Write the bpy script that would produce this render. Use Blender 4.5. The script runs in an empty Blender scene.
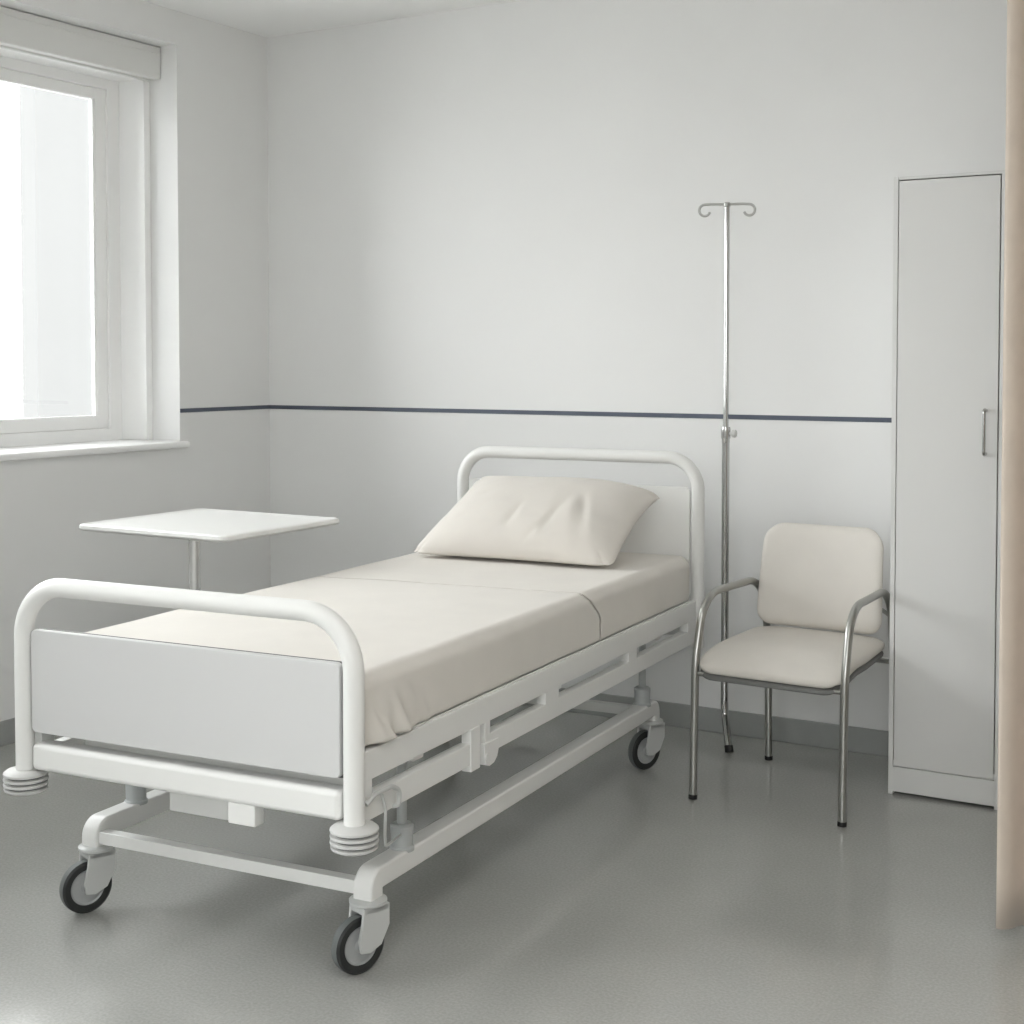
import bpy, bmesh, math, random
from mathutils import Vector, Matrix, noise
R = math.radians
random.seed(7)
SC = bpy.context.scene
COL = SC.collection

# ------------------------------------------------------------------ materials
def new_mat(name):
    m = bpy.data.materials.new(name); m.use_nodes = True
    return m, m.node_tree, m.node_tree.nodes['Principled BSDF']

def mat(name, col, rough=.5, metal=0., spec=.5, bump=0., bscale=200., vary=0., vscale=3., coat=0., sheen=0., stretch=None):
    m, nt, b = new_mat(name)
    b.inputs['Base Color'].default_value = (*col, 1)
    b.inputs['Roughness'].default_value = rough
    b.inputs['Metallic'].default_value = metal
    b.inputs['Specular IOR Level'].default_value = spec
    b.inputs['Coat Weight'].default_value = coat
    b.inputs['Coat Roughness'].default_value = .2
    b.inputs['Sheen Weight'].default_value = sheen
    tc = nt.nodes.new('ShaderNodeTexCoord')
    vec = tc.outputs['Object']
    if stretch:
        mp = nt.nodes.new('ShaderNodeMapping'); mp.inputs['Scale'].default_value = stretch
        nt.links.new(vec, mp.inputs['Vector']); vec = mp.outputs['Vector']
    if vary:
        n = nt.nodes.new('ShaderNodeTexNoise'); n.inputs['Scale'].default_value = vscale; n.inputs['Detail'].default_value = 4
        nt.links.new(vec, n.inputs['Vector'])
        r = nt.nodes.new('ShaderNodeValToRGB')
        r.color_ramp.elements[0].position = .3; r.color_ramp.elements[1].position = .7
        r.color_ramp.elements[0].color = (*[c*(1-vary) for c in col], 1)
        r.color_ramp.elements[1].color = (*[min(1, c*(1+vary)) for c in col], 1)
        nt.links.new(n.outputs['Fac'], r.inputs['Fac']); nt.links.new(r.outputs['Color'], b.inputs['Base Color'])
    if bump:
        n2 = nt.nodes.new('ShaderNodeTexNoise'); n2.inputs['Scale'].default_value = bscale; n2.inputs['Detail'].default_value = 3
        nt.links.new(vec, n2.inputs['Vector'])
        bp = nt.nodes.new('ShaderNodeBump'); bp.inputs['Strength'].default_value = bump; bp.inputs['Distance'].default_value = .002
        nt.links.new(n2.outputs['Fac'], bp.inputs['Height']); nt.links.new(bp.outputs['Normal'], b.inputs['Normal'])
    return m

WALL = mat('wall_paint', (.80, .80, .795), .7, bump=.08, bscale=350, vary=.012, vscale=2)
WALLR = mat('warm_bounce_paint', (.70, .66, .61), .7, bump=.08, bscale=350, vary=.012, vscale=2)  # for the unseen right wall, tint invented for the light it bounces
CEIL = mat('ceiling_paint', (.90, .90, .895), .8, bump=.06, bscale=300)
WHITEP = mat('window_paint', (.93, .93, .925), .4)
PVC = mat('window_frame_plastic', (.90, .90, .895), .3)
CASS = mat('blind_cassette_paint', (.74, .74, .725), .45)
STRIPE = mat('slate_blue_stripe', (.085, .10, .135), .5, vary=.05, vscale=20)
SKIRT = mat('grey_vinyl_skirting', (.35, .36, .35), .5, vary=.04, vscale=15)
POWDER = mat('white_powder_coat', (.80, .80, .785), .32, bump=.03, bscale=600)
PANEL = mat('white_laminate', (.62, .62, .62), .38, bump=.02, bscale=500)
DARKEDGE = mat('dark_edging', (.10, .10, .10), .5)
RIDGE = mat('grey_bumper_groove', (.12, .12, .12), .5)
BUMP = mat('light_grey_rubber', (.58, .58, .57), .45)
PLUG = mat('grey_buffer_rubber', (.45, .47, .47), .5)
TYRE = mat('black_rubber_tyre', (.022, .024, .024), .5, bump=.1, bscale=300)
TREAD = mat('grey_rubber_tread', (.13, .14, .14), .55)
HUB = mat('grey_wheel_hub', (.36, .37, .37), .4, vary=.05, vscale=40)
FORK = mat('grey_fork_plastic', (.55, .56, .55), .35)
MATT = mat('cream_mattress_cotton', (.70, .668, .622), .85, bump=.25, bscale=900, sheen=.15, vary=.02, vscale=8)
COVER = mat('cream_cover_cotton', (.70, .67, .625), .85, bump=.25, bscale=900, sheen=.15, vary=.02, vscale=8)
PILLOW = mat('cream_pillow_cotton', (.68, .645, .60), .85, bump=.25, bscale=900, sheen=.15, vary=.02, vscale=10)
SEAT = mat('cream_vinyl', (.66, .63, .585), .5, bump=.15, bscale=700, vary=.02, vscale=10)
SHELL = mat('grey_seat_shell', (.16, .16, .155), .5)
STEEL = mat('satin_steel', (.42, .42, .40), .30, metal=1., stretch=(1, 1, .1), bump=.03, bscale=600)
CHROME = mat('polished_chrome', (.50, .50, .49), .12, metal=1.)
RUBBER = mat('black_rubber_foot', (.015, .015, .015), .6)
TABLE = mat('white_table_laminate', (.76, .76, .745), .35, bump=.02, bscale=400)
TPOLE = mat('silver_table_column', (.72, .72, .71), .25, metal=.6)
WARD = mat('pale_grey_wardrobe_laminate', (.72, .72, .71), .45, bump=.03, bscale=500, vary=.01, vscale=3)
CURT = mat('beige_curtain_cloth', (.61, .53, .455), .9, bump=.3, bscale=800, sheen=.25, vary=.03, vscale=20)
RAILM = mat('aluminium_track', (.7, .7, .7), .35, metal=.8)
FACADE = mat('grey_facade_render', (.125, .125, .124), .9, bump=.1, bscale=20, vary=.02, vscale=.4)
GROUND = mat('pale_paving', (.42, .42, .41), .9, vary=.06, vscale=.6)

def floor_mat():
    m, nt, b = new_mat('speckled_vinyl_floor')
    tc = nt.nodes.new('ShaderNodeTexCoord')
    n1 = nt.nodes.new('ShaderNodeTexNoise'); n1.inputs['Scale'].default_value = 140; n1.inputs['Detail'].default_value = 3
    n2 = nt.nodes.new('ShaderNodeTexNoise'); n2.inputs['Scale'].default_value = 2.5; n2.inputs['Detail'].default_value = 4
    v = nt.nodes.new('ShaderNodeTexVoronoi'); v.inputs['Scale'].default_value = 230
    for n in (n1, n2, v): nt.links.new(tc.outputs['Object'], n.inputs['Vector'])
    r = nt.nodes.new('ShaderNodeValToRGB')
    r.color_ramp.elements[0].position = .35; r.color_ramp.elements[1].position = .68
    r.color_ramp.elements[0].color = (.365, .367, .35, 1); r.color_ramp.elements[1].color = (.425, .427, .41, 1)
    nt.links.new(n1.outputs['Fac'], r.inputs['Fac'])
    r2 = nt.nodes.new('ShaderNodeValToRGB')
    r2.color_ramp.elements[0].position = .0; r2.color_ramp.elements[1].position = .16
    r2.color_ramp.elements[0].color = (.86, .86, .86, 1); r2.color_ramp.elements[1].color = (1, 1, 1, 1)
    nt.links.new(v.outputs['Distance'], r2.inputs['Fac'])
    r3 = nt.nodes.new('ShaderNodeValToRGB')
    r3.color_ramp.elements[0].position = .3; r3.color_ramp.elements[1].position = .7
    r3.color_ramp.elements[0].color = (.96, .96, .96, 1); r3.color_ramp.elements[1].color = (1.03, 1.03, 1.03, 1)
    nt.links.new(n2.outputs['Fac'], r3.inputs['Fac'])
    def mul(a, c):
        x = nt.nodes.new('ShaderNodeMix'); x.data_type = 'RGBA'; x.blend_type = 'MULTIPLY'; x.inputs['Factor'].default_value = 1
        nt.links.new(a, x.inputs['A']); nt.links.new(c, x.inputs['B']); return x.outputs['Result']
    nt.links.new(mul(mul(r.outputs['Color'], r2.outputs['Color']), r3.outputs['Color']), b.inputs['Base Color'])
    mr = nt.nodes.new('ShaderNodeMapRange'); mr.inputs['To Min'].default_value = .11; mr.inputs['To Max'].default_value = .18
    nt.links.new(n2.outputs['Fac'], mr.inputs['Value']); nt.links.new(mr.outputs['Result'], b.inputs['Roughness'])
    b.inputs['Specular IOR Level'].default_value = .8
    bp = nt.nodes.new('ShaderNodeBump'); bp.inputs['Strength'].default_value = .03; bp.inputs['Distance'].default_value = .001
    nt.links.new(n1.outputs['Fac'], bp.inputs['Height']); nt.links.new(bp.outputs['Normal'], b.inputs['Normal'])
    return m
FLOOR = floor_mat()

def glass_mat():
    m = bpy.data.materials.new('window_glass'); m.use_nodes = True
    nt = m.node_tree; nt.nodes.clear()
    o = nt.nodes.new('ShaderNodeOutputMaterial'); mx = nt.nodes.new('ShaderNodeMixShader')
    t = nt.nodes.new('ShaderNodeBsdfTransparent'); t.inputs['Color'].default_value = (.97, .98, .975, 1)
    g = nt.nodes.new('ShaderNodeBsdfGlossy'); g.inputs['Roughness'].default_value = .02
    f = nt.nodes.new('ShaderNodeFresnel'); f.inputs['IOR'].default_value = 1.3
    nt.links.new(f.outputs[0], mx.inputs[0]); nt.links.new(t.outputs[0], mx.inputs[1]); nt.links.new(g.outputs[0], mx.inputs[2])
    nt.links.new(mx.outputs[0], o.inputs[0])
    return m
GLASS = glass_mat()

# ------------------------------------------------------------------ mesh builder
class MB:
    """collects shapes; build() links them as one mesh object"""
    def __init__(s): s.bm = bmesh.new(); s.mats = []
    def _mi(s, m):
        if m is None: return 0
        if m not in s.mats: s.mats.append(m)
        return s.mats.index(m)
    def _merge(s, b, m=None):
        me = bpy.data.meshes.new('tmp')
        i = s._mi(m) if m else 0
        bmesh.ops.recalc_face_normals(b, faces=b.faces)
        for f in b.faces: f.material_index = i
        b.to_mesh(me); b.free(); s.bm.from_mesh(me); bpy.data.meshes.remove(me)
    def box(s, lo, hi, bev=0., seg=2, m=None, M=None):
        b = bmesh.new(); bmesh.ops.create_cube(b, size=1)
        for v in b.verts:
            v.co = Vector([(lo[k]+hi[k])/2 + v.co[k]*(hi[k]-lo[k]) for k in range(3)])
        if bev: bmesh.ops.bevel(b, geom=b.edges[:], offset=bev, segments=seg, profile=.5, affect='EDGES', clamp_overlap=True)
        if M: bmesh.ops.transform(b, matrix=M, verts=b.verts)
        s._merge(b, m); return s
    def cyl(s, p0, p1, r, n=24, r2=None, bev=0., m=None):
        p0 = Vector(p0); p1 = Vector(p1); d = p1-p0
        b = bmesh.new(); bmesh.ops.create_cone(b, cap_ends=True, segments=n, radius1=r, radius2=r if r2 is None else r2, depth=d.length)
        if bev:
            es = [e for e in b.edges if abs(e.verts[0].co.z-e.verts[1].co.z) < 1e-6]
            bmesh.ops.bevel(b, geom=es, offset=bev, segments=2, profile=.5, affect='EDGES')
        bmesh.ops.transform(b, matrix=Matrix.Translation((p0+p1)/2) @ d.to_track_quat('Z', 'Y').to_matrix().to_4x4(), verts=b.verts)
        s._merge(b, m); return s
    def lathe(s, prof, M=None, n=32, m=None):
        """prof: (r, z) points around local z"""
        b = bmesh.new(); rings = []
        for r, z in prof:
            if r < 1e-6: rings.append([b.verts.new((0, 0, z))])
            else: rings.append([b.verts.new((r*math.cos(2*math.pi*k/n), r*math.sin(2*math.pi*k/n), z)) for k in range(n)])
        for a, c in zip(rings, rings[1:]):
            for k in range(n):
                q = [a[k % len(a)], a[(k+1) % len(a)], c[(k+1) % len(c)], c[k % len(c)]]
                q = list(dict.fromkeys(q))
                if len(q) > 2: b.faces.new(q)
        if M: bmesh.ops.transform(b, matrix=M, verts=b.verts)
        s._merge(b, m); return s
    def tube(s, pts, r, rad=0., n=16, arc=8, sx=1., sy=1., sq=False, m=None):
        """swept tube along a polyline with filleted corners; rad = number or list per inner corner; sq = rounded square section of half-sizes r*sx, r*sy"""
        P = [Vector(p) for p in pts]; path = [P[0]]
        for i in range(1, len(P)-1):
            rr = rad[i-1] if isinstance(rad, (list, tuple)) else rad
            a = (P[i-1]-P[i]).normalized(); c = (P[i+1]-P[i]).normalized()
            ang = a.angle(c)
            if rr <= 0 or ang > 3.1: path.append(P[i]); continue
            t = min(rr/math.tan(ang/2), .499*(P[i-1]-P[i]).length, .499*(P[i+1]-P[i]).length)
            rr = t*math.tan(ang/2)
            cen = P[i] + (a+c).normalized()*(rr/math.sin(ang/2))
            v0 = P[i]+a*t-cen; v1 = P[i]+c*t-cen
            ax = v0.cross(v1).normalized(); th = v0.angle(v1)
            for k in range(arc+1): path.append(cen + Matrix.Rotation(th*k/arc, 3, ax) @ v0)
        path.append(P[-1])
        q = [path[0]]
        for p in path[1:]:
            if (p-q[-1]).length > 1e-5: q.append(p)
        path = q
        if sq:
            sec = []
            c = .25
            for cx, cy, a0 in ((1, 1, 0), (-1, 1, 90), (-1, -1, 180), (1, -1, 270)):
                for k in range(4):
                    a = R(a0+30*k); sec.append((r*(cx*sx*1-cx*c*min(sx, sy)+c*min(sx, sy)*math.cos(a)), r*(cy*sy-cy*c*min(sx, sy)+c*min(sx, sy)*math.sin(a))))
        else:
            sec = [(r*sx*math.cos(2*math.pi*k/n), r*sy*math.sin(2*math.pi*k/n)) for k in range(n)]
        b = bmesh.new(); rings = []
        T = [(path[min(i+1, len(path)-1)]-path[max(i-1, 0)]).normalized() for i in range(len(path))]
        up = Vector((0, 0, 1)) if abs(T[0].z) < .9 else Vector((1, 0, 0))
        X = T[0].cross(up).normalized()
        for i, p in enumerate(path):
            if i: X = (T[i-1].rotation_difference(T[i]) @ X); X = (X - T[i]*X.dot(T[i])).normalized()
            Y = T[i].cross(X)
            rings.append([b.verts.new(p + X*u + Y*v) for u, v in sec])
        k = len(sec)
        for a, c in zip(rings, rings[1:]):
            for j in range(k): b.faces.new((a[j], a[(j+1) % k], c[(j+1) % k], c[j]))
        b.faces.new(rings[0][::-1]); b.faces.new(rings[-1])
        s._merge(b, m); return s
    def prism(s, outline, t0, t1, bev=0., M=None, m=None):
        """closed 2D outline (x, y) extruded from z=t0 to t1"""
        b = bmesh.new()
        f = b.faces.new([b.verts.new((x, y, t0)) for x, y in outline])
        e = bmesh.ops.extrude_face_region(b, geom=[f])
        bmesh.ops.translate(b, verts=[v for v in e['geom'] if isinstance(v, bmesh.types.BMVert)], vec=(0, 0, t1-t0))
        if bev:
            es = [x for x in b.edges if abs(x.verts[0].co.z-x.verts[1].co.z) < 1e-7]
            bmesh.ops.bevel(b, geom=es, offset=bev, segments=3, profile=.5, affect='EDGES')
        if M: bmesh.ops.transform(b, matrix=M, verts=b.verts)
        s._merge(b, m); return s
    def grid(s, fn, nu, nv, close_u=False, m=None):
        b = bmesh.new()
        g = [[b.verts.new(fn(i/(nu if close_u else nu-1), j/(nv-1))) for j in range(nv)] for i in range(nu)]
        for i in range(nu if close_u else nu-1):
            for j in range(nv-1):
                b.faces.new((g[i][j], g[(i+1) % nu][j], g[(i+1) % nu][j+1], g[i][j+1]))
        s._merge(b, m); return s
    def build(s, name, material=None, parent=None, smooth=35, loc=(0, 0, 0)):
        me = bpy.data.meshes.new(name)
        bmesh.ops.remove_doubles(s.bm, verts=s.bm.verts, dist=1e-6)
        s.bm.to_mesh(me); s.bm.free()
        if s.mats:
            for x in s.mats: me.materials.append(x)
        else: me.materials.append(material)
        if smooth:
            me.shade_smooth(); me.set_sharp_from_angle(angle=R(smooth))
        o = bpy.data.objects.new(name, me); COL.objects.link(o); o.location = loc
        if smooth:
            wn = o.modifiers.new('weighted_normals', 'WEIGHTED_NORMAL'); wn.keep_sharp = True; wn.weight = 90
        if parent: o.parent = parent
        return o

def rrect(w, h, r, n=6):
    pts = []
    for cx, cy, a0 in ((w/2-r, h/2-r, 0), (-w/2+r, h/2-r, 90), (-w/2+r, -h/2+r, 180), (w/2-r, -h/2+r, 270)):
        for k in range(n+1):
            a = R(a0+90*k/n); pts.append((cx+r*math.cos(a), cy+r*math.sin(a)))
    return pts
def cornermap(x, y, hx, hy, r):
    # pull the corners of a rectangle grid round to radius r
    qx = max(-hx+r, min(hx-r, x)); qy = max(-hy+r, min(hy-r, y))
    dx, dy = x-qx, y-qy
    if abs(dx) < 1e-9 or abs(dy) < 1e-9: return x, y
    k = max(abs(dx), abs(dy))/math.hypot(dx, dy)
    return qx+dx*k, qy+dy*k
def empty(name, loc, rz=0.):
    o = bpy.data.objects.new(name, None); COL.objects.link(o)
    o.location = loc; o.rotation_euler = (0, 0, rz); o.empty_display_size = .1
    return o
def tag(o, label, cat, group=None):
    o['label'] = label; o['category'] = cat
    if group: o['group'] = group
    return o
def struct(o): o['kind'] = 'structure'; return o

# ------------------------------------------------------------------ room dimensions (m)
X0, Y0, HC = -4.219, 4.993, 2.841        # left wall plane, back wall plane, ceiling
XR, YF = 2.6, -1.5                       # right wall and the wall behind the camera
WT = .40                                 # outer wall thickness
WY0, WY1, WZ0, WZ1 = .9, 4.421, 1.064, 2.703   # window opening
VZ0 = .12
V0, V1 = -1.15, .78                       # unseen second window nearer the camera, added to let in more light

struct(MB().box((X0-WT, YF-WT, -.12), (XR+.15, Y0+.15, 0)).build('floor', FLOOR, smooth=0))
struct(MB().box((X0-WT, YF-WT, HC), (XR+.15, Y0+.15, HC+.15)).build('ceiling', CEIL, smooth=0))
struct(MB().box((X0-WT, Y0, 0), (XR+.15, Y0+.15, HC)).build('wall_back', WALL, smooth=0))
struct(MB().box((XR, YF, 0), (XR+.15, Y0, HC)).build('wall_right', WALLR, smooth=0))
U0, U1 = -1.2, 1.4                       # unseen window behind the camera, added for soft frontal light
w = MB(); w.box((X0-WT, YF-WT, 0), (U0, YF, HC)); w.box((U1, YF-WT, 0), (XR+.15, YF, HC))
w.box((U0, YF-WT, 0), (U1, YF, WZ0-.03)); w.box((U0, YF-WT, WZ1), (U1, YF, HC))
struct(w.build('wall_front', WALL, smooth=0))
w = MB()
ys = [YF, V0, V1, WY0, WY1, Y0]
for a, b, hole in ((YF, V0, 0), (V0, V1, 1), (V1, WY0, 0), (WY0, WY1, 1), (WY1, Y0, 0)):
    if not hole: w.box((X0-WT, a, 0), (X0, b, HC))
    else:
        w.box((X0-WT, a, 0), (X0, b, (WZ0 if a == WY0 else VZ0)-.03)); w.box((X0-WT, a, WZ1), (X0, b, HC))
struct(w.build('wall_left', WALL, smooth=0))

# blue line round the room
SZ = 1.190
struct(MB().box((X0+.001, Y0-.003, SZ-.0085), (-1.284, Y0-.0002, SZ+.0085)).build('trim_1', STRIPE, smooth=0))
struct(MB().box((X0+.0002, WY1+.001, SZ-.0085), (X0+.003, Y0-.003, SZ+.0085)).build('trim_2', STRIPE, smooth=0))
# skirting
def skirting(lo, hi, nm): struct(MB().box(lo, hi, .004, 2).build(nm, SKIRT))
skirting((X0+.012, Y0-.012, .0), (XR-.001, Y0-.0005, .09), 'baseboard_back')
skirting((X0+.0005, YF+.001, .0), (X0+.012, Y0-.0005, .09), 'baseboard_left')

# ------------------------------------------------------------------ windows
FX = -4.515        # room-side face of the fixed frame
def window(name, y0, y1, mull, WZ0):
    root = struct(empty(name, (X0, (y0+y1)/2, WZ0)))
    o = root.location
    def L(lo, hi): return [lo[k]-o[k] for k in range(3)], [hi[k]-o[k] for k in range(3)]
    def bx(mb, lo, hi, bev=.003):
        a, b = L(lo, hi); mb.box(a, b, bev)
    # lining boards inside the reveal
    m = MB(); xo = FX-.05
    xw = X0-WT
    bx(m, (xw, y1-.036, WZ0+.001), (-4.372, y1-.0005, WZ1-.0005)); bx(m, (xw, y0+.0005, WZ0+.001), (-4.372, y0+.036, WZ1-.0005))
    bx(m, (xw+.001, y0+.034, 2.572), (-4.40, y1-.034, WZ1-.001))
    m.build('window_lining', WHITEP, root)
    # fixed frame
    ya, yb = y0+.034, y1-.034
    m = MB()
    bx(m, (xo, yb-.068, WZ0-.004), (FX, yb, 2.576)); bx(m, (xo, ya, WZ0-.004), (FX, ya+.068, 2.576))
    bx(m, (xo+.001, ya+.064, 2.53), (FX-.0008, yb-.064, 2.575)); bx(m, (xo+.001, ya+.064, WZ0-.003), (FX-.0008, yb-.064, WZ0+.05))
    for q in mull: bx(m, (xo, q-.04, WZ0+.05), (FX, q+.04, 2.53))
    m.build('window_frame', PVC, root)
    ed = [ya+.068] + [e for q in mull for e in (q-.04, q+.04)] + [yb-.068]
    for a, b in zip(ed[0::2], ed[1::2]):
        a -= .002; b += .002; z0, z1 = WZ0+.048, 2.532
        m = MB(); sx = FX-.012
        bx(m, (xo+.005, a, z0), (sx, a+.062, z1), .006); bx(m, (xo+.005, b-.062, z0), (sx, b, z1), .006)
        bx(m, (xo+.006, a+.056, z0+.001), (sx-.0007, b-.056, z0+.058), .006); bx(m, (xo+.006, a+.056, z1-.050), (sx-.0007, b-.056, z1-.001), .006)
        # glazing bead
        for lo, hi in (((sx-.012, a+.060, z0+.05), (sx-.004, a+.069, z1-.045)), ((sx-.012, b-.069, z0+.05), (sx-.004, b-.060, z1-.045))):
            bx(m, lo, hi, .001)
        s = m.build('window_sash', PVC, root)
        g = MB(); bx(g, (xo+.016, a+.060, z0+.056), (xo+.020, b-.060, z1-.048), 0)
        g.build('window_pane', GLASS, s, smooth=0)
    # sill board with rounded nose and ears
    m = MB(); bx(m, (FX-.02, y0+.0005, WZ0-.028), (X0+.001, y1-.0005, WZ0), 0)
    bx(m, (X0, y0-.03, WZ0-.028), (X0+.034, y1+.03, WZ0), .011)
    m.build('window_sill', WHITEP, root)
    return root
window('window_1', WY0, WY1, (2.45,), WZ0)
window('added_window_side', V0, V1, (), VZ0)
fw = window('added_window_front', 0, U1-U0, ((U1-U0)/2,), WZ0)
fw.location = ((U0+U1)/2, YF, WZ0); fw.rotation_euler = (0, 0, R(90))
# roller blind cassettes tucked under the window heads
def cassette(y0, y1, label):
    root = tag(empty('roller_blind', (-4.34, (y0+y1)/2, 2.64)), label, 'blind')
    h = (y1-y0)/2-.003
    m = MB(); m.box((-.03, -h, -.073), (.034, h, .060), .006, 3); m.box((.028, -h+.002, .030), (.0365, h-.002, .034), .001)
    m.build('cassette', CASS, root)
    m = MB(); m.box((-.016, -h+.02, -.082), (-.002, h-.02, -.072), .003)
    m.build('bottom_bar', CASS, root)
cassette(WY0, WY1, 'closed white roller blind cassette under the head of the window beside the bed')
cassette(V0, V1, 'closed white roller blind cassette in the added unseen window nearest the camera')

# ------------------------------------------------------------------ outdoors
struct(MB().box((-160, -120, -4.2), (160, 160, -4.0)).build('ground', GROUND, smooth=0))
struct(MB().box((-15.3, 13.08, -4), (-15, 40, 13)).build('building_outside', FACADE, smooth=0))  # thin slab standing in for a building, added for the tone step behind glass

# ------------------------------------------------------------------ hospital bed (local: x across, y to the head, z up)
BX, BY, BPHI = -2.3251, 2.4249, R(4.2539)
bed = tag(empty('hospital_bed', (BX, BY, 0), BPHI), 'white tubular steel hospital bed on four castors with a panelled foot end', 'bed')
HW = .477
# foot end
FT = .852
m = MB(); m.tube([(-HW, 0, .395), (-HW, 0, FT), (HW, 0, FT), (HW, 0, .395)], .0232, .125, n=24, arc=14)
m.build('foot_rail', POWDER, bed)
MX = Matrix.Rotation(R(90), 4, 'X')       # prism (x,y,z) -> (x,-z,y)
fp = MB(); fp.prism([(x, z+.619) for x, z in rrect(.892, .252, .014)], -.010, .010, .003, MX)
fp = fp.build('footboard_panel', PANEL, bed)
m = MB(); m.prism([(x, z+.617) for x, z in rrect(.905, .256, .016)], -.016, -.0105, .001, MX)
m.build('panel_edging', DARKEDGE, fp)
for sx in (-1, 1):
    m = MB(); Q = .80
    pr = [(0, .397), (.040*Q, .397), (.058*Q, .394), (.064*Q, .390)]
    z = .390
    for k in range(3):
        pr += [(.066*Q, z-.001), (.067*Q, z-.004), (.066*Q, z-.007), (.055*Q, z-.0078), (.055*Q, z-.0118)]
        z -= .0128
    pr += [(.065*Q, z-.001), (.064*Q, z-.006), (.052*Q, z-.011), (.0, z-.011)]
    Mb = Matrix.Translation((sx*HW, 0, 0))
    m.lathe(pr, Mb, 40, m=BUMP)
    m.lathe([(.0555*Q, .388), (.0560*Q, .388), (.0560*Q, .352), (.0555*Q, .352)], Mb, 40, m=RIDGE)
    bo = m.build('corner_bumper', None, bed)
# foot cross beam, with hanging bracket
m = MB(); m.box((-.448, -.012, .399), (.446, .045, .466), .014, 4)
fb = m.build('foot_beam', POWDER, bed)
m = MB(); m.box((.142, -.006, .352), (.218, .03, .402), .004); m.build('beam_bracket', POWDER, fb)
# platform under the mattress: rim and slats seen between panel and beam
m = MB()
m.box((-.440, .055, .520), (.440, 2.235, .538), .004)
for k in range(12):
    y = .10+k*.185; m.box((-.448, y, .498), (.448, y+.06, .520), .004)
m.build('mattress_platform', POWDER, bed)
m = MB(); m.box((-.36, .052, .4725), (.43, .070, .497), .002); m.box((-.38, .10, .440), (.43, .13, .4615), .003)
m.build('platform_rim', POWDER, bed)
# side rails: upper band, lower band, uprights between slots
def side_rail(s):
    m = MB(); x0, x1 = sorted((s*.450, s*.480))
    def b(y0, y1, z0, z1, bev=.003): m.box((x0, y0, z0), (x1, y1, z1), bev)
    b(.028, 2.245, .476, .544, .005)
    b(.028, .530, .388, .444); b(.610, 2.245, .394, .446)
    for y0, y1 in ((.028, .07), (.61, .64), (.975, 1.065), (1.60, 1.67), (2.16, 2.245)): b(y0, y1, .440, .480)
    b(.985, 1.020, .400, .445)
    o = m.build('side_rail', POWDER, bed)
    # hinge post and hook where the two sections meet
    m = MB(); a0, a1 = sorted((s*.455, s*.4835))
    m.box((a0, .528, .372), (a1, .578, .480), .003)
    m.build('hinge_post', POWDER, o)
    m = MB()
    m.prism([(.600, .392), (.600, .425), (.680, .425), (.680, .395), (.672, .378), (.655, .366), (.630, .363), (.610, .370)], a0, a1, .002,
            Matrix(((0, 0, 1, 0), (1, 0, 0, 0), (0, 1, 0, 0), (0, 0, 0, 1))))
    m.cyl((s*.482, .612, .392), (s*.4865, .612, .392), .008, 16)
    m.build('hinge_hook', POWDER, o)
    m = MB()
    q0, q1 = sorted((s*.456, s*.472))
    m.box((q0, .20, .5435), (q1, 2.2, .5485), .002); m.build('rail_lip', POWDER, o)
side_rail(1); side_rail(-1)
# inner frame bars below the platform
for y in (.30, 1.10, 1.92):
    m = MB(); m.box((-.45, y, .452), (.45, y+.05, .497), .004); m.build('under_frame_bar', POWDER, bed)
# head end
HV = 2.272
m = MB(); m.tube([(-HW, HV, .37), (-HW, HV, 1.050), (HW, HV, 1.050), (HW, HV, .37)], .0228, .115, n=24, arc=14)
m.build('head_rail', POWDER, bed)
hp = MB(); hp.prism([(x, z+.745) for x, z in rrect(.895, .40, .02)], -.010, .010, .003, Matrix.Translation((0, HV, 0)) @ MX)
hp = hp.build('headboard_panel', POWDER, bed)
m = MB(); m.cyl((-.38, HV-.010, .928), (-.38, HV-.014, .928), .006, 12)
m.build('panel_screw', DARKEDGE, hp)
m = MB(); m.box((-.455, HV-.03, .41), (.455, HV+.015, .46), .01, 3); m.build('head_beam', POWDER, bed)
# undercarriage
BO = .407; CV0, CV1 = .166, 1.985
for sx in (-1, 1):
    m = MB()
    m.tube([(sx*BO, CV0, .168), (sx*BO, CV0, .212), (sx*BO, CV1, .212), (sx*BO, CV1, .168)], .026, .030, arc=8, sq=True)
    m.build('base_rail', POWDER, bed)
    for y in (.318, 1.905):
        m = MB(); m.lathe([(0, .232), (.030, .232), (.030, .240), (.026, .244), (.028, .292), (.022, .297), (.0, .297)], Matrix.Translation((sx*BO, y, 0)), 24, m=PLUG)
        m.cyl((sx*BO, y, .296), (sx*BO, y, .45), .012, 12, m=PLUG)
        m.build('rail_buffer', None, bed)
for y in (CV0, CV1):
    m = MB(); m.box((-BO+.02, y-.016, .176), (BO-.02, y+.016, .208), .003); m.build('base_crossbar', POWDER, bed)
# bracket of the lifting gear hanging behind the foot beam
m = MB(); m.box((-.190, .190, .278), (-.007, .215, .452), .004, 3); m.build('lift_bracket', POWDER, bed)

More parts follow.
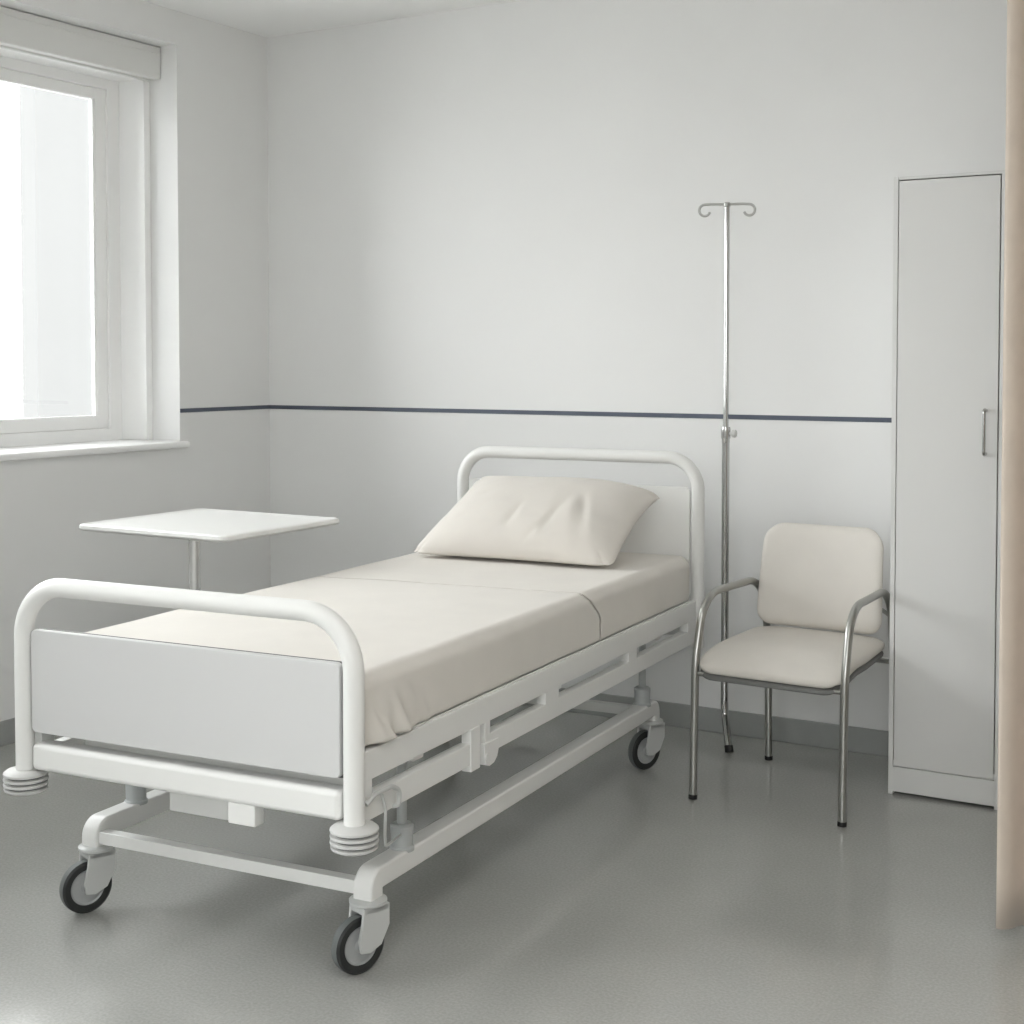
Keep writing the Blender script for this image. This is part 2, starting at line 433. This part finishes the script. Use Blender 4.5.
def caster(sx, y, swivel):
    cx = sx*BO
    # fork axes: wheel axle direction a, trail direction t (bed-local)
    a = Vector((math.cos(swivel), math.sin(swivel), 0)); t = Vector((-a.y, a.x, 0))*-1
    WR = .0665
    hub = Vector((cx, y, WR)) + t*.028
    F = Matrix((( a.x, t.x, 0, hub.x), (a.y, t.y, 0, hub.y), (0, 0, 1, hub.z), (0, 0, 0, 1)))   # local: x axle, y trail, z up
    m = MB()
    m.lathe([(0, .156), (.041, .156), (.044, .159), (.044, .165), (.036, .170), (0, .170)], Matrix.Translation((cx, y, 0)), 28)
    # fork crown and two cheeks
    m.box((-.031, -.067, .0705), (.031, .003, .0905), .005, 3, M=F)
    for s in (-1, 1):
        lo, hi = sorted((s*.0215, s*.031))
        m.prism([(-.067, .089), (-.067, .040), (-.045, -.002), (-.014, -.016), (.010, -.012), (.015, .014), (.006, .055), (.003, .089)], lo, hi, .002,
                F @ Matrix(((0, 0, 1, 0), (1, 0, 0, 0), (0, 1, 0, 0), (0, 0, 0, 1))))
    c = m.build('caster', FORK, bed)
    A = F @ Matrix.Rotation(R(90), 4, 'Y')
    m = MB()
    m.lathe([(.046, -.015), (.060, -.015), (.0655, -.0105)], A, 40, m=TYRE)
    m.lathe([(.0655, -.0105), (WR, -.004), (WR, .004), (.0655, .0105)], A, 40, m=TREAD)
    m.lathe([(.0655, .0105), (.060, .015), (.046, .015), (.044, .010), (.044, -.010), (.046, -.015)], A, 40, m=TYRE)
    m.build('tyre', None, c)
    m = MB()
    m.lathe([(0, -.017), (.013, -.017), (.016, -.011), (.040, -.010), (.0445, -.013), (.0455, -.012), (.0455, .012), (.0445, .013), (.040, .010), (.016, .011), (.013, .017), (0, .017)], A, 36)
    m.build('wheel_hub', HUB, c)
for sx in (-1, 1):
    caster(sx, CV0, R(-24)); caster(sx, CV1, R(-26))
# bent wire release handle behind the near foot corner
m = MB()
m.tube([(.488, .030, .432), (.492, .060, .447), (.494, .130, .447), (.494, .162, .43), (.492, .162, .395), (.476, .158, .392)], .0055, [.03, .03, .02, .01], n=10)
m.tube([(.488, .09, .449), (.489, .11, .40), (.487, .11, .34), (.465, .15, .30), (.415, .30, .275)], .0035, .03, n=8)
m.build('release_handle', FORK, bed)

# ------------------------------------------------------------------ bedding
MT = .697
mt = bpy.data.objects  # noqa (keeps names together)
m = MB(); m.box((-.459, .052, .5495), (.459, 2.232, MT), .030, 6)
mattress = m.build('mattress', MATT, None, 50); mattress.location = (BX, BY, 0); mattress.rotation_euler = (0, 0, BPHI)
tag(mattress, 'thick cream mattress lying on the hospital bed', 'mattress')

def cover_fn(i, j, head=False):
    # i: across (0 left hem .. 1 right hem), j: along (0 foot .. 1 seam)
    hw, top, rc, zb = .4655, MT+.0055, .034, .553
    side = top-rc-zb; arc = rc*math.pi/2; flat = 2*(hw-rc); tot = 2*side+2*arc+flat
    s = i*tot
    def prof(s):
        if s < side: return -hw, zb+s, -1, 0
        s -= side
        if s < arc: a = s/rc; return -hw+rc-rc*math.cos(a), top-rc+rc*math.sin(a), -math.cos(a), math.sin(a)
        s -= arc
        if s < flat: return -hw+rc+s, top, 0, 1
        s -= flat
        if s < arc: a = math.pi/2-s/rc; return hw-rc+rc*math.cos(a), top-rc+rc*math.sin(a), math.cos(a), math.sin(a)
        s -= arc
        return hw, top-rc-s, 1, 0
    x, z, nx, nz = prof(s)
    down = max(0., (top-rc-z)/side) if abs(nx) > .9 else 0.
    dn = max(0., min(1., (top-z)/(rc+side)))
    end = 1.262+.035*(x/.46) + (.085*(3*min(1, dn*1.6)**2-2*min(1, dn*1.6)**3) if x > 0 else .0)
    if x < 0: x *= 1.028
    y = .025 + (end-.025)*j if not head else (end+.009) + (2.200-end-.009)*j
    # foot end: roll the cloth over the mattress end
    # soft wrinkles, strongest at the tucked corner
    p = Vector((x*5, y*3.2, z*5))
    wv = noise.noise(p)*.0022*(.35+.65*(abs(nx) < .5))
    ramp = max(0., min(1., (y-.03)/.09)); ramp = ramp*ramp*(3-2*ramp)
    cor = math.exp(-((y-.13)/.15)**2)*(1 if x > 0 else .6)*ramp
    if abs(nx) > .9:
        wv += .0035*noise.noise(Vector((1.7, y*9+z*4, z*6)))+.002
        wv += cor*down*(.020+.012*math.sin((y*1.0+(z-.55)*.9)*62)+.006*math.sin(y*110+z*30))
        if x > 0: wv = max(wv, .0)
    wv = max(wv, -.0012)
    return Vector((x+nx*wv, y, z+nz*wv))
m = MB(); m.grid(cover_fn, 150, 140)
cover = m.build('bed_cover', COVER, None, 60)
cover.location = (BX, BY, 0); cover.rotation_euler = (0, 0, BPHI)
so = cover.modifiers.new('thickness', 'SOLIDIFY'); so.thickness = .0035; so.offset = 1
tag(cover, 'smooth cream bed cover tucked round the lower two thirds of the mattress', 'bed cover')
m = MB(); m.grid(lambda i, j: cover_fn(i, j, True), 150, 90)
sheet = m.build('bed_sheet', MATT, None, 60)
sheet.location = (BX, BY, 0); sheet.rotation_euler = (0, 0, BPHI)
so = sheet.modifiers.new('thickness', 'SOLIDIFY'); so.thickness = .0035; so.offset = 1
tag(sheet, 'cream sheet over the head end of the mattress under the pillow', 'bed sheet')

# pillow leaning on the headboard
def pillow():
    n = 90; m = MB(); W, D, TH = .375, .235, .098
    tilt = R(33); b = bmesh.new()
    cx = .000; y0 = 1.748
    def pt(s, r, side):
        # outline pulled in between the corners
        ws = 1-.055*(1-abs(r)**2.5)*1.0; wr = 1-.07*(1-abs(s)**2.5)
        sk = .030*r
        u = sk + s*W*(1-.03*r)*(1-.045*(1-r*r)) ; v = r*D*(1-.06*(1-s*s))
        u, v = cornermap(u-sk, v, W, D, .055); u += sk
        e = max(0., 1-abs(s)**3.0)**.62 * max(0., 1-abs(r)**2.6)**.60
        h = TH*e*(1.0-.12*r)
        # creases
        q = Vector((u*7, v*7, side*3.3))
        edge = max(0., 1-e)
        wr_ = .006*noise.noise(q)*min(1, e*3) + .0022*noise.noise(q*2.7)*min(1, e*3)
        k = lambda a, c, ang, wd, ln: math.exp(-(((u-a)*math.cos(ang)+(v-c)*math.sin(ang))/wd)**2-((-(u-a)*math.sin(ang)+(v-c)*math.cos(ang))/ln)**2)
        if side > 0:
            wr_ += -.008*k(.10, -.10, -.25, .013, .06) - .008*k(.20, -.02, .35, .015, .07) + .005*k(.165, -.05, .2, .02, .08) \
                   - .006*k(-.04, -.08, -.2, .012, .05) - .005*k(.05, -.16, -.6, .012, .04) + .004*k(.245, -.10, .3, .02, .07)
        hh = side*max(.002 if e > 0 else 0, h + wr_)
        return u, v, hh
    g = {}
    for side in (1, -1):
        for i in range(n+1):
            for j in range(n+1):
                edge = i in (0, n) or j in (0, n)
                if edge and side == -1: g[(side, i, j)] = g[(1, i, j)]; continue
                s = math.sin((i/n*2-1)*math.pi/2)*.5+(i/n*2-1)*.5; r = math.sin((j/n*2-1)*math.pi/2)*.5+(j/n*2-1)*.5
                u, v, h = pt(s, r, side)
                if edge: h = 0
                vv = v+D; sag = -.045*math.sin(math.pi*min(1, vv/(2*D)))*0
                y = y0 + vv*math.cos(tilt) - h*math.sin(tilt)
                z = MT+.015 - .048*max(0, s)**3*max(0, r)**2 + vv*math.sin(tilt) + h*math.cos(tilt) + sag
                # soft contact with the mattress
                zf = MT+.0125
                if z < zf+.03:
                    z = zf + .03*math.exp((z-zf-.03)/.03) * .9
                    z = max(z, zf)
                y = min(y, HV-.022-.004*random.random()*0)
                g[(side, i, j)] = b.verts.new((cx+u, y, z))
    for side in (1, -1):
        for i in range(n):
            for j in range(n):
                f = [g[(side, i, j)], g[(side, i+1, j)], g[(side, i+1, j+1)], g[(side, i, j+1)]]
                if len(set(f)) == 4: b.faces.new(f if side > 0 else f[::-1])
    m._merge(b)
    o = m.build('pillow', PILLOW, None, 80)
    o.location = (BX, BY, 0); o.rotation_euler = (0, 0, BPHI)
    ss = o.modifiers.new('smooth', 'SMOOTH'); ss.iterations = 2; ss.factor = .4
    tag(o, 'plump cream pillow leaning against the head of the bed', 'pillow')
pillow()

# ------------------------------------------------------------------ overbed table
TX0, TX1, TY0, TY1, TZ = -3.69, -3.026, 3.364, 3.970, .852
tb = tag(empty('overbed_table', (-3.43, 3.66, 0)), 'white square topped overbed table on a single silver column below the window', 'table')
cx, cy = (TX0+TX1)/2+3.43, (TY0+TY1)/2-3.66
W, D = TX1-TX0, TY1-TY0
b = MB(); bm_ = bmesh.new(); rings = []
for ins, z, rr in ((.05, -.026, .02), (.014, -.024, .025), (.004, -.019, .03), (.0, -.014, .032), (.002, -.004, .032), (.008, 0, .03), (.016, .0005, .026), (.022, -.003, .022), (.03, -.004, .02)):
    rings.append([bm_.verts.new((cx+x, cy+y, TZ+z)) for x, y in rrect(W-2*ins, D-2*ins, rr, 5)])
for a, c in zip(rings, rings[1:]):
    k = len(a)
    for j in range(k): bm_.faces.new((a[j], a[(j+1) % k], c[(j+1) % k], c[j]))
bm_.faces.new(rings[0][::-1]); bm_.faces.new(rings[-1])
b._merge(bm_); b.build('tabletop', TABLE, tb, 40)
m = MB(); m.cyl((0, 0, .045), (0, 0, .805), .0195, 28); m.build('column', TPOLE, tb)
m = MB(); m.box((-.07, -.07, .803), (.07, .07, .826), .006); m.build('top_bracket', TABLE, tb)
m = MB(); m.box((-.20, -.045, .028), (.20, .045, .055), .008, 3); m.box((-.22, -.20, .028), (-.18, .20, .05), .008, 3); m.box((.18, -.20, .028), (.22, .20, .05), .008, 3)
m.build('base', TABLE, tb)
for sx in (-.2, .2):
    for sy in (-.17, .17):
        m = MB(); m.lathe([(0, 0), (.016, 0), (.018, .004), (.018, .026), (.014, .03), (0, .03)], Matrix.Translation((sx, sy, 0)), 20)
        m.build('glide', RUBBER, tb)

# ------------------------------------------------------------------ drip stand
iv = tag(empty('drip_stand', (-1.944, 4.80, 0)), 'slim chrome drip stand with curled hooks standing between bed and chair', 'drip stand')
m = MB(); m.tube([(.034, -.040, .012), (.004, -.004, .125), (0, 0, .17), (0, 0, 1.13)], .0135, [.05, .05], n=20); m.build('lower_pole', CHROME, iv)
m = MB(); m.cyl((0, 0, 1.12), (0, 0, 1.957), .0098, 20); m.build('upper_pole', CHROME, iv)
m = MB(); m.lathe([(.0098, 1.161), (.0155, 1.161), (.017, 1.155), (.017, 1.122), (.0145, 1.118), (.0145, 1.105), (.0135, 1.103)], None, 24); col = m.build('collar', CHROME, iv)
m = MB(); m.cyl((.015, .0, 1.138), (.026, .0, 1.138), .006, 14); m.lathe([(0, 0), (.012, 0), (.014, .003), (.014, .012), (.011, .015), (0, .015)], Matrix.Translation((.025, 0, 1.138)) @ Matrix.Rotation(R(90), 4, 'Y'), 20)
m.build('clamp_knob', BUMP, col)
m = MB(); m.lathe([(0, 1.963), (.010, 1.963), (.013, 1.959), (.013, 1.950), (.0098, 1.946)], None, 20); m.build('hook_mount', STEEL, iv)
dx, dy = math.cos(R(22)), math.sin(R(22))
for s in (-1, 1):
    m = MB(); pts = [(s*.004*dx, s*.004*dy, 1.956), (s*.055*dx, s*.055*dy, 1.957)]
    for k in range(13):
        a = R(90-k*21); c = .090-.012; rr = .0215*(1-.012*k)
        pts.append((s*dx*(.078+rr*math.cos(a)), s*dy*(.078+rr*math.cos(a)), 1.9345+rr*math.sin(a)))
    m.tube(pts, .0046, .0, n=12); m.build('hook', STEEL, iv)
m = MB(); m.tube([(.0385, -.0455, 0), (.033, -.039, .022)], .0155, n=20); m.build('rubber_tip', RUBBER, iv)

# ------------------------------------------------------------------ visitor chair
ch = tag(empty('visitor_chair', (-1.541, 4.448, 0), R(-2.5)), 'cream padded visitor chair with steel tube arms beside the wardrobe', 'chair')
CW = .240
for s in (-1, 1):
    m = MB()
    CF, CB = .247, .222
    m.tube([(s*CF, -.275, .008), (s*CF, -.262, .44), (s*(CF-.003), -.205, .648), (s*(CB+.002), .228, .652), (s*CB, .268, .40), (s*CB, .278, .008)],
           .0128, [.4, .13, .14, .4], n=18, arc=12)
    f = m.build('arm_frame', STEEL, ch)
    for x, y0, y1 in ((CF, -.2757, -.2745), (CB, .2784, .2775)):
        m = MB(); m.cyl((s*x, y0, 0), (s*x, y1, .015), .0138, 18, bev=.002); m.build('rubber_foot', RUBBER, f)
# seat: padded cushion with a rolled front, on a thin dark shell
def seat_z(y): # mid surface along depth
    t = (y+.275)/.48
    return .443 - .034*max(0, 1-t/.35)**2 + .012*(t-.3)**2 + .01*t
def cushion(m, hw, y0, y1, th, lift, crown, matl=None):
    b = bmesh.new(); n = 28; g = {}
    for side in (1, -1):
        for i in range(n+1):
            for j in range(n+1):
                s = math.sin((i/n*2-1)*math.pi/2); r = math.sin((j/n*2-1)*math.pi/2)
                # rounded-square outline
                lim = 1-.10*abs(s)**6
                x, yy = cornermap(s*hw, r*(y1-y0)/2, hw, (y1-y0)/2, .06); x *= 1-.06*max(0, yy/((y1-y0)/2)); yy += (y0+y1)/2
                e = (max(0, 1-abs(s)**8)*max(0, 1-abs(r)**8))**.33
                zz = seat_z(yy)+lift + (side*th/2*e if side > 0 else -th/2*e*.8) + (crown*(1-s*s)*(1-r*r) if side > 0 else 0)
                if (i in (0, n) or j in (0, n)):
                    if side < 0: g[(side, i, j)] = g[(1, i, j)]; continue
                g[(side, i, j)] = b.verts.new((x, yy, zz))
        for i in range(n):
            for j in range(n):
                f = [g[(side, i, j)], g[(side, i+1, j)], g[(side, i+1, j+1)], g[(side, i, j+1)]]
                if len(set(f)) == 4: b.faces.new(f if side > 0 else f[::-1])
    m._merge(b, matl)
m = MB(); cushion(m, .242, -.287, .205, .050, .014, .012); seat = m.build('seat', SEAT, ch, 60)
m = MB(); cushion(m, .240, -.284, .20, .034, -.012, 0); m.build('seat_shell', SHELL, seat, 60)
m = MB()
m.cyl((-CF, -.262, .402), (CF, -.262, .402), .008, 14); m.cyl((-CB, .262, .40), (CB, .262, .40), .009, 14)
for sx in (-.15, .15): m.tube([(sx, -.262, .402), (sx, 0, .392), (sx, .262, .40)], .008, .05, n=12)
m.build('seat_support', STEEL, ch)
# backrest, gently curved and leaning
bh, bw = .348, .426
Mback = Matrix.Translation((.003, .192, .674)) @ Matrix.Rotation(R(-9), 4, 'X')
def back():
    b = bmesh.new(); n = 32; g = {}
    for side in (1, -1):
        for i in range(n+1):
            for j in range(n+1):
                s = math.sin((i/n*2-1)*math.pi/2); r = math.sin((j/n*2-1)*math.pi/2)
                # squircle mapping for round corners
                k = .13
                x, z = cornermap(s*bw/2, r*bh/2, bw/2, bh/2, .072 if r > 0 else .05)
                x *= 1-.03*r
                e = (max(0, 1-abs(s)**9)*max(0, 1-abs(r)**9))**.42
                y = .030*(s*s-.5)*-1 - .008*(1-r*r)
                y += (-.024 if side > 0 else .018)*e
                if side > 0: y -= .006*(1-s*s)*(1-r*r)
                if i in (0, n) or j in (0, n):
                    if side < 0: g[(side, i, j)] = g[(1, i, j)]; continue
                g[(side, i, j)] = b.verts.new(Mback @ Vector((x, y, z)))
        for i in range(n):
            for j in range(n):
                f = [g[(side, i, j)], g[(side, i+1, j)], g[(side, i+1, j+1)], g[(side, i, j+1)]]
                if len(set(f)) == 4: b.faces.new(f if side > 0 else f[::-1])
    m = MB(); m._merge(b); return m.build('backrest', SEAT, ch, 70)
back()
for s in (-1, 1):
    m = MB(); m.tube([(s*(CB-.004), .232, .56), (s*.20, .222, .575), (s*.14, .205, .60)], .007, .02, n=10); m.build('back_bracket', STEEL, ch)

# ------------------------------------------------------------------ wardrobe
AX, AY, AW, AH = -1.280, 4.559, .355, 1.983
wd = tag(empty('wardrobe', (AX, AY, 0)), 'tall narrow pale grey wardrobe with one door against the back wall', 'wardrobe')
DEP = Y0-.014-AY; gx0, gx1 = .0175, .329
m = MB()
m.box((0, 0, 0), (.0150, DEP, AH), .0015)
m.box((gx1+.0035, 0, 0), (AW, DEP, AH), .0015)
m.box((.015, .002, AH-.010), (gx1+.0035, DEP, AH), .001)
m.box((.015, .004, .092), (gx1+.0035, DEP, .110), 0)
m.box((.015, DEP-.008, .10), (gx1+.0035, DEP, AH-.01), 0)
m.build('carcass', WARD, wd)
m = MB(); m.box((.0145, -.001, .010), (gx1+.004, .02, .090), .001); m.build('plinth', WARD, wd)
d = MB(); d.box((gx0, .0, .0945), (gx1, .019, AH-.0135), .0015); d = d.build('door', WARD, wd)
m = MB(); m.tube([(.294, .0, 1.245), (.294, -.028, 1.248), (.294, -.028, 1.107), (.294, .0, 1.110)], .0052, .010, n=14, arc=6); m.build('handle', CHROME, d)

# ------------------------------------------------------------------ privacy curtain and its track
CY = 3.555; CX0, CX1 = -.722, .62
rail = tag(empty('curtain_track', ((CX0+CX1)/2, CY, HC)), 'slim aluminium curtain track fixed to the ceiling above the beige curtain', 'curtain track')
m = MB(); h = (CX1-CX0)/2+.05; m.box((-h, -.012, -.024), (h, .012, -.0005), .003); m.build('track', RAILM, rail)
def curtain_fn(i, j):
    L = CX1-CX0; x = i*L; z = .028 + (HC-.026-.028)*j
    A = .050*(1-.08*j); lam = .138
    ph = 2*math.pi*x/lam
    y = -A*math.cos(ph) + .008*math.sin(ph*.37+1.3)*(1-j)
    xx = x + .006*math.sin(2*ph)
    if i < .03: xx += 0
    z += .006*math.cos(ph)*(1-j)**6
    return Vector((xx, y, z))
m = MB(); m.grid(curtain_fn, 240, 26)
cu = m.build('privacy_curtain', CURT, None, 80); cu.location = (CX0, CY, 0)
so = cu.modifiers.new('thickness', 'SOLIDIFY'); so.thickness = .003
tag(cu, 'beige privacy curtain hanging in folds at the right edge', 'curtain')

# ------------------------------------------------------------------ daylight
wo = bpy.data.worlds.new('overcast_sky'); SC.world = wo; wo.use_nodes = True
nt = wo.node_tree; nt.nodes.clear()
out = nt.nodes.new('ShaderNodeOutputWorld'); bg = nt.nodes.new('ShaderNodeBackground')
tc = nt.nodes.new('ShaderNodeTexCoord'); sp = nt.nodes.new('ShaderNodeSeparateXYZ')
mr = nt.nodes.new('ShaderNodeMapRange'); mr.interpolation_type = 'SMOOTHSTEP'
FILL_LAMP = 5.0
SKY_H, SKY_Z = 4.1, 5.3
mr.inputs['From Min'].default_value = 0.05; mr.inputs['From Max'].default_value = .75
mr.inputs['To Min'].default_value = SKY_H; mr.inputs['To Max'].default_value = SKY_Z
nt.links.new(tc.outputs['Generated'], sp.inputs[0]); nt.links.new(sp.outputs['Z'], mr.inputs['Value'])
bg.inputs['Color'].default_value = (.985, .99, 1, 1)
nt.links.new(mr.outputs['Result'], bg.inputs['Strength']); nt.links.new(bg.outputs[0], out.inputs[0])
def portal(y0, y1, z0):
    l = bpy.data.lights.new('window_portal', 'AREA'); l.shape = 'RECTANGLE'; l.size = y1-y0+.37; l.size_y = WZ1-z0+.41
    l.cycles.is_portal = True
    o = bpy.data.objects.new('window_portal', l); COL.objects.link(o)
    o.location = (X0-WT-.13, (y0+y1)/2, (z0+WZ1)/2); o.rotation_euler = (R(90), 0, R(-90))
portal(WY0, WY1, WZ0); portal(V0, V1, VZ0)
portal(0, U1-U0, WZ0)
fp_ = [o for o in COL.objects if o.type == 'LIGHT'][-1]
fp_.location = ((U0+U1)/2, YF-WT-.13, (WZ0+WZ1)/2); fp_.rotation_euler = (R(90), 0, 0)
# unseen ceiling light, added as fill for the near floor and right side
def emit(name, col, k):
    m, nt, b = new_mat(name); b.inputs['Base Color'].default_value = (.8, .8, .8, 1)
    b.inputs['Emission Color'].default_value = (*col, 1); b.inputs['Emission Strength'].default_value = k; return m
cl = tag(empty('added_ceiling_light', (-.6, 1.3, HC)), 'flush rectangular ceiling light out of view, added as fill', 'ceiling light')
m = MB()
for lo, hi in (((-.62, -.32, -.035), (-.59, .32, -.0005)), ((.59, -.32, -.035), (.62, .32, -.0005)), ((-.59, -.32, -.035), (.59, -.29, -.0005)), ((-.59, .29, -.035), (.59, .32, -.0005))): m.box(lo, hi, .002)
m.build('light_frame', PVC, cl)
m = MB(); m.box((-.588, -.288, -.028), (.588, .288, -.018), .001); m.build('diffuser', emit('fill_light_diffuser', (1, .985, .96), FILL_LAMP), cl)

# ------------------------------------------------------------------ camera
cam = bpy.data.cameras.new('camera'); co = bpy.data.objects.new('camera', cam); COL.objects.link(co)
cam.sensor_width = 36; cam.lens = 36*1429.2/1024; cam.shift_y = -99.4/1024
cam.clip_start = .05; cam.clip_end = 500
co.location = (0, 0, 1.4); co.rotation_euler = (R(90-2.0957), 0, R(30.566))
SC.camera = co
SC.view_settings.view_transform = 'Standard'; SC.view_settings.look = 'None'
SC.view_settings.gamma = 1; SC.view_settings.use_curve_mapping = False
SC.view_settings.exposure = 1.0
SC.cycles.use_denoising = True
SC.cycles.max_bounces = 12; SC.cycles.diffuse_bounces = 8; SC.cycles.transparent_max_bounces = 12
SC.cycles.sample_clamp_indirect = 6
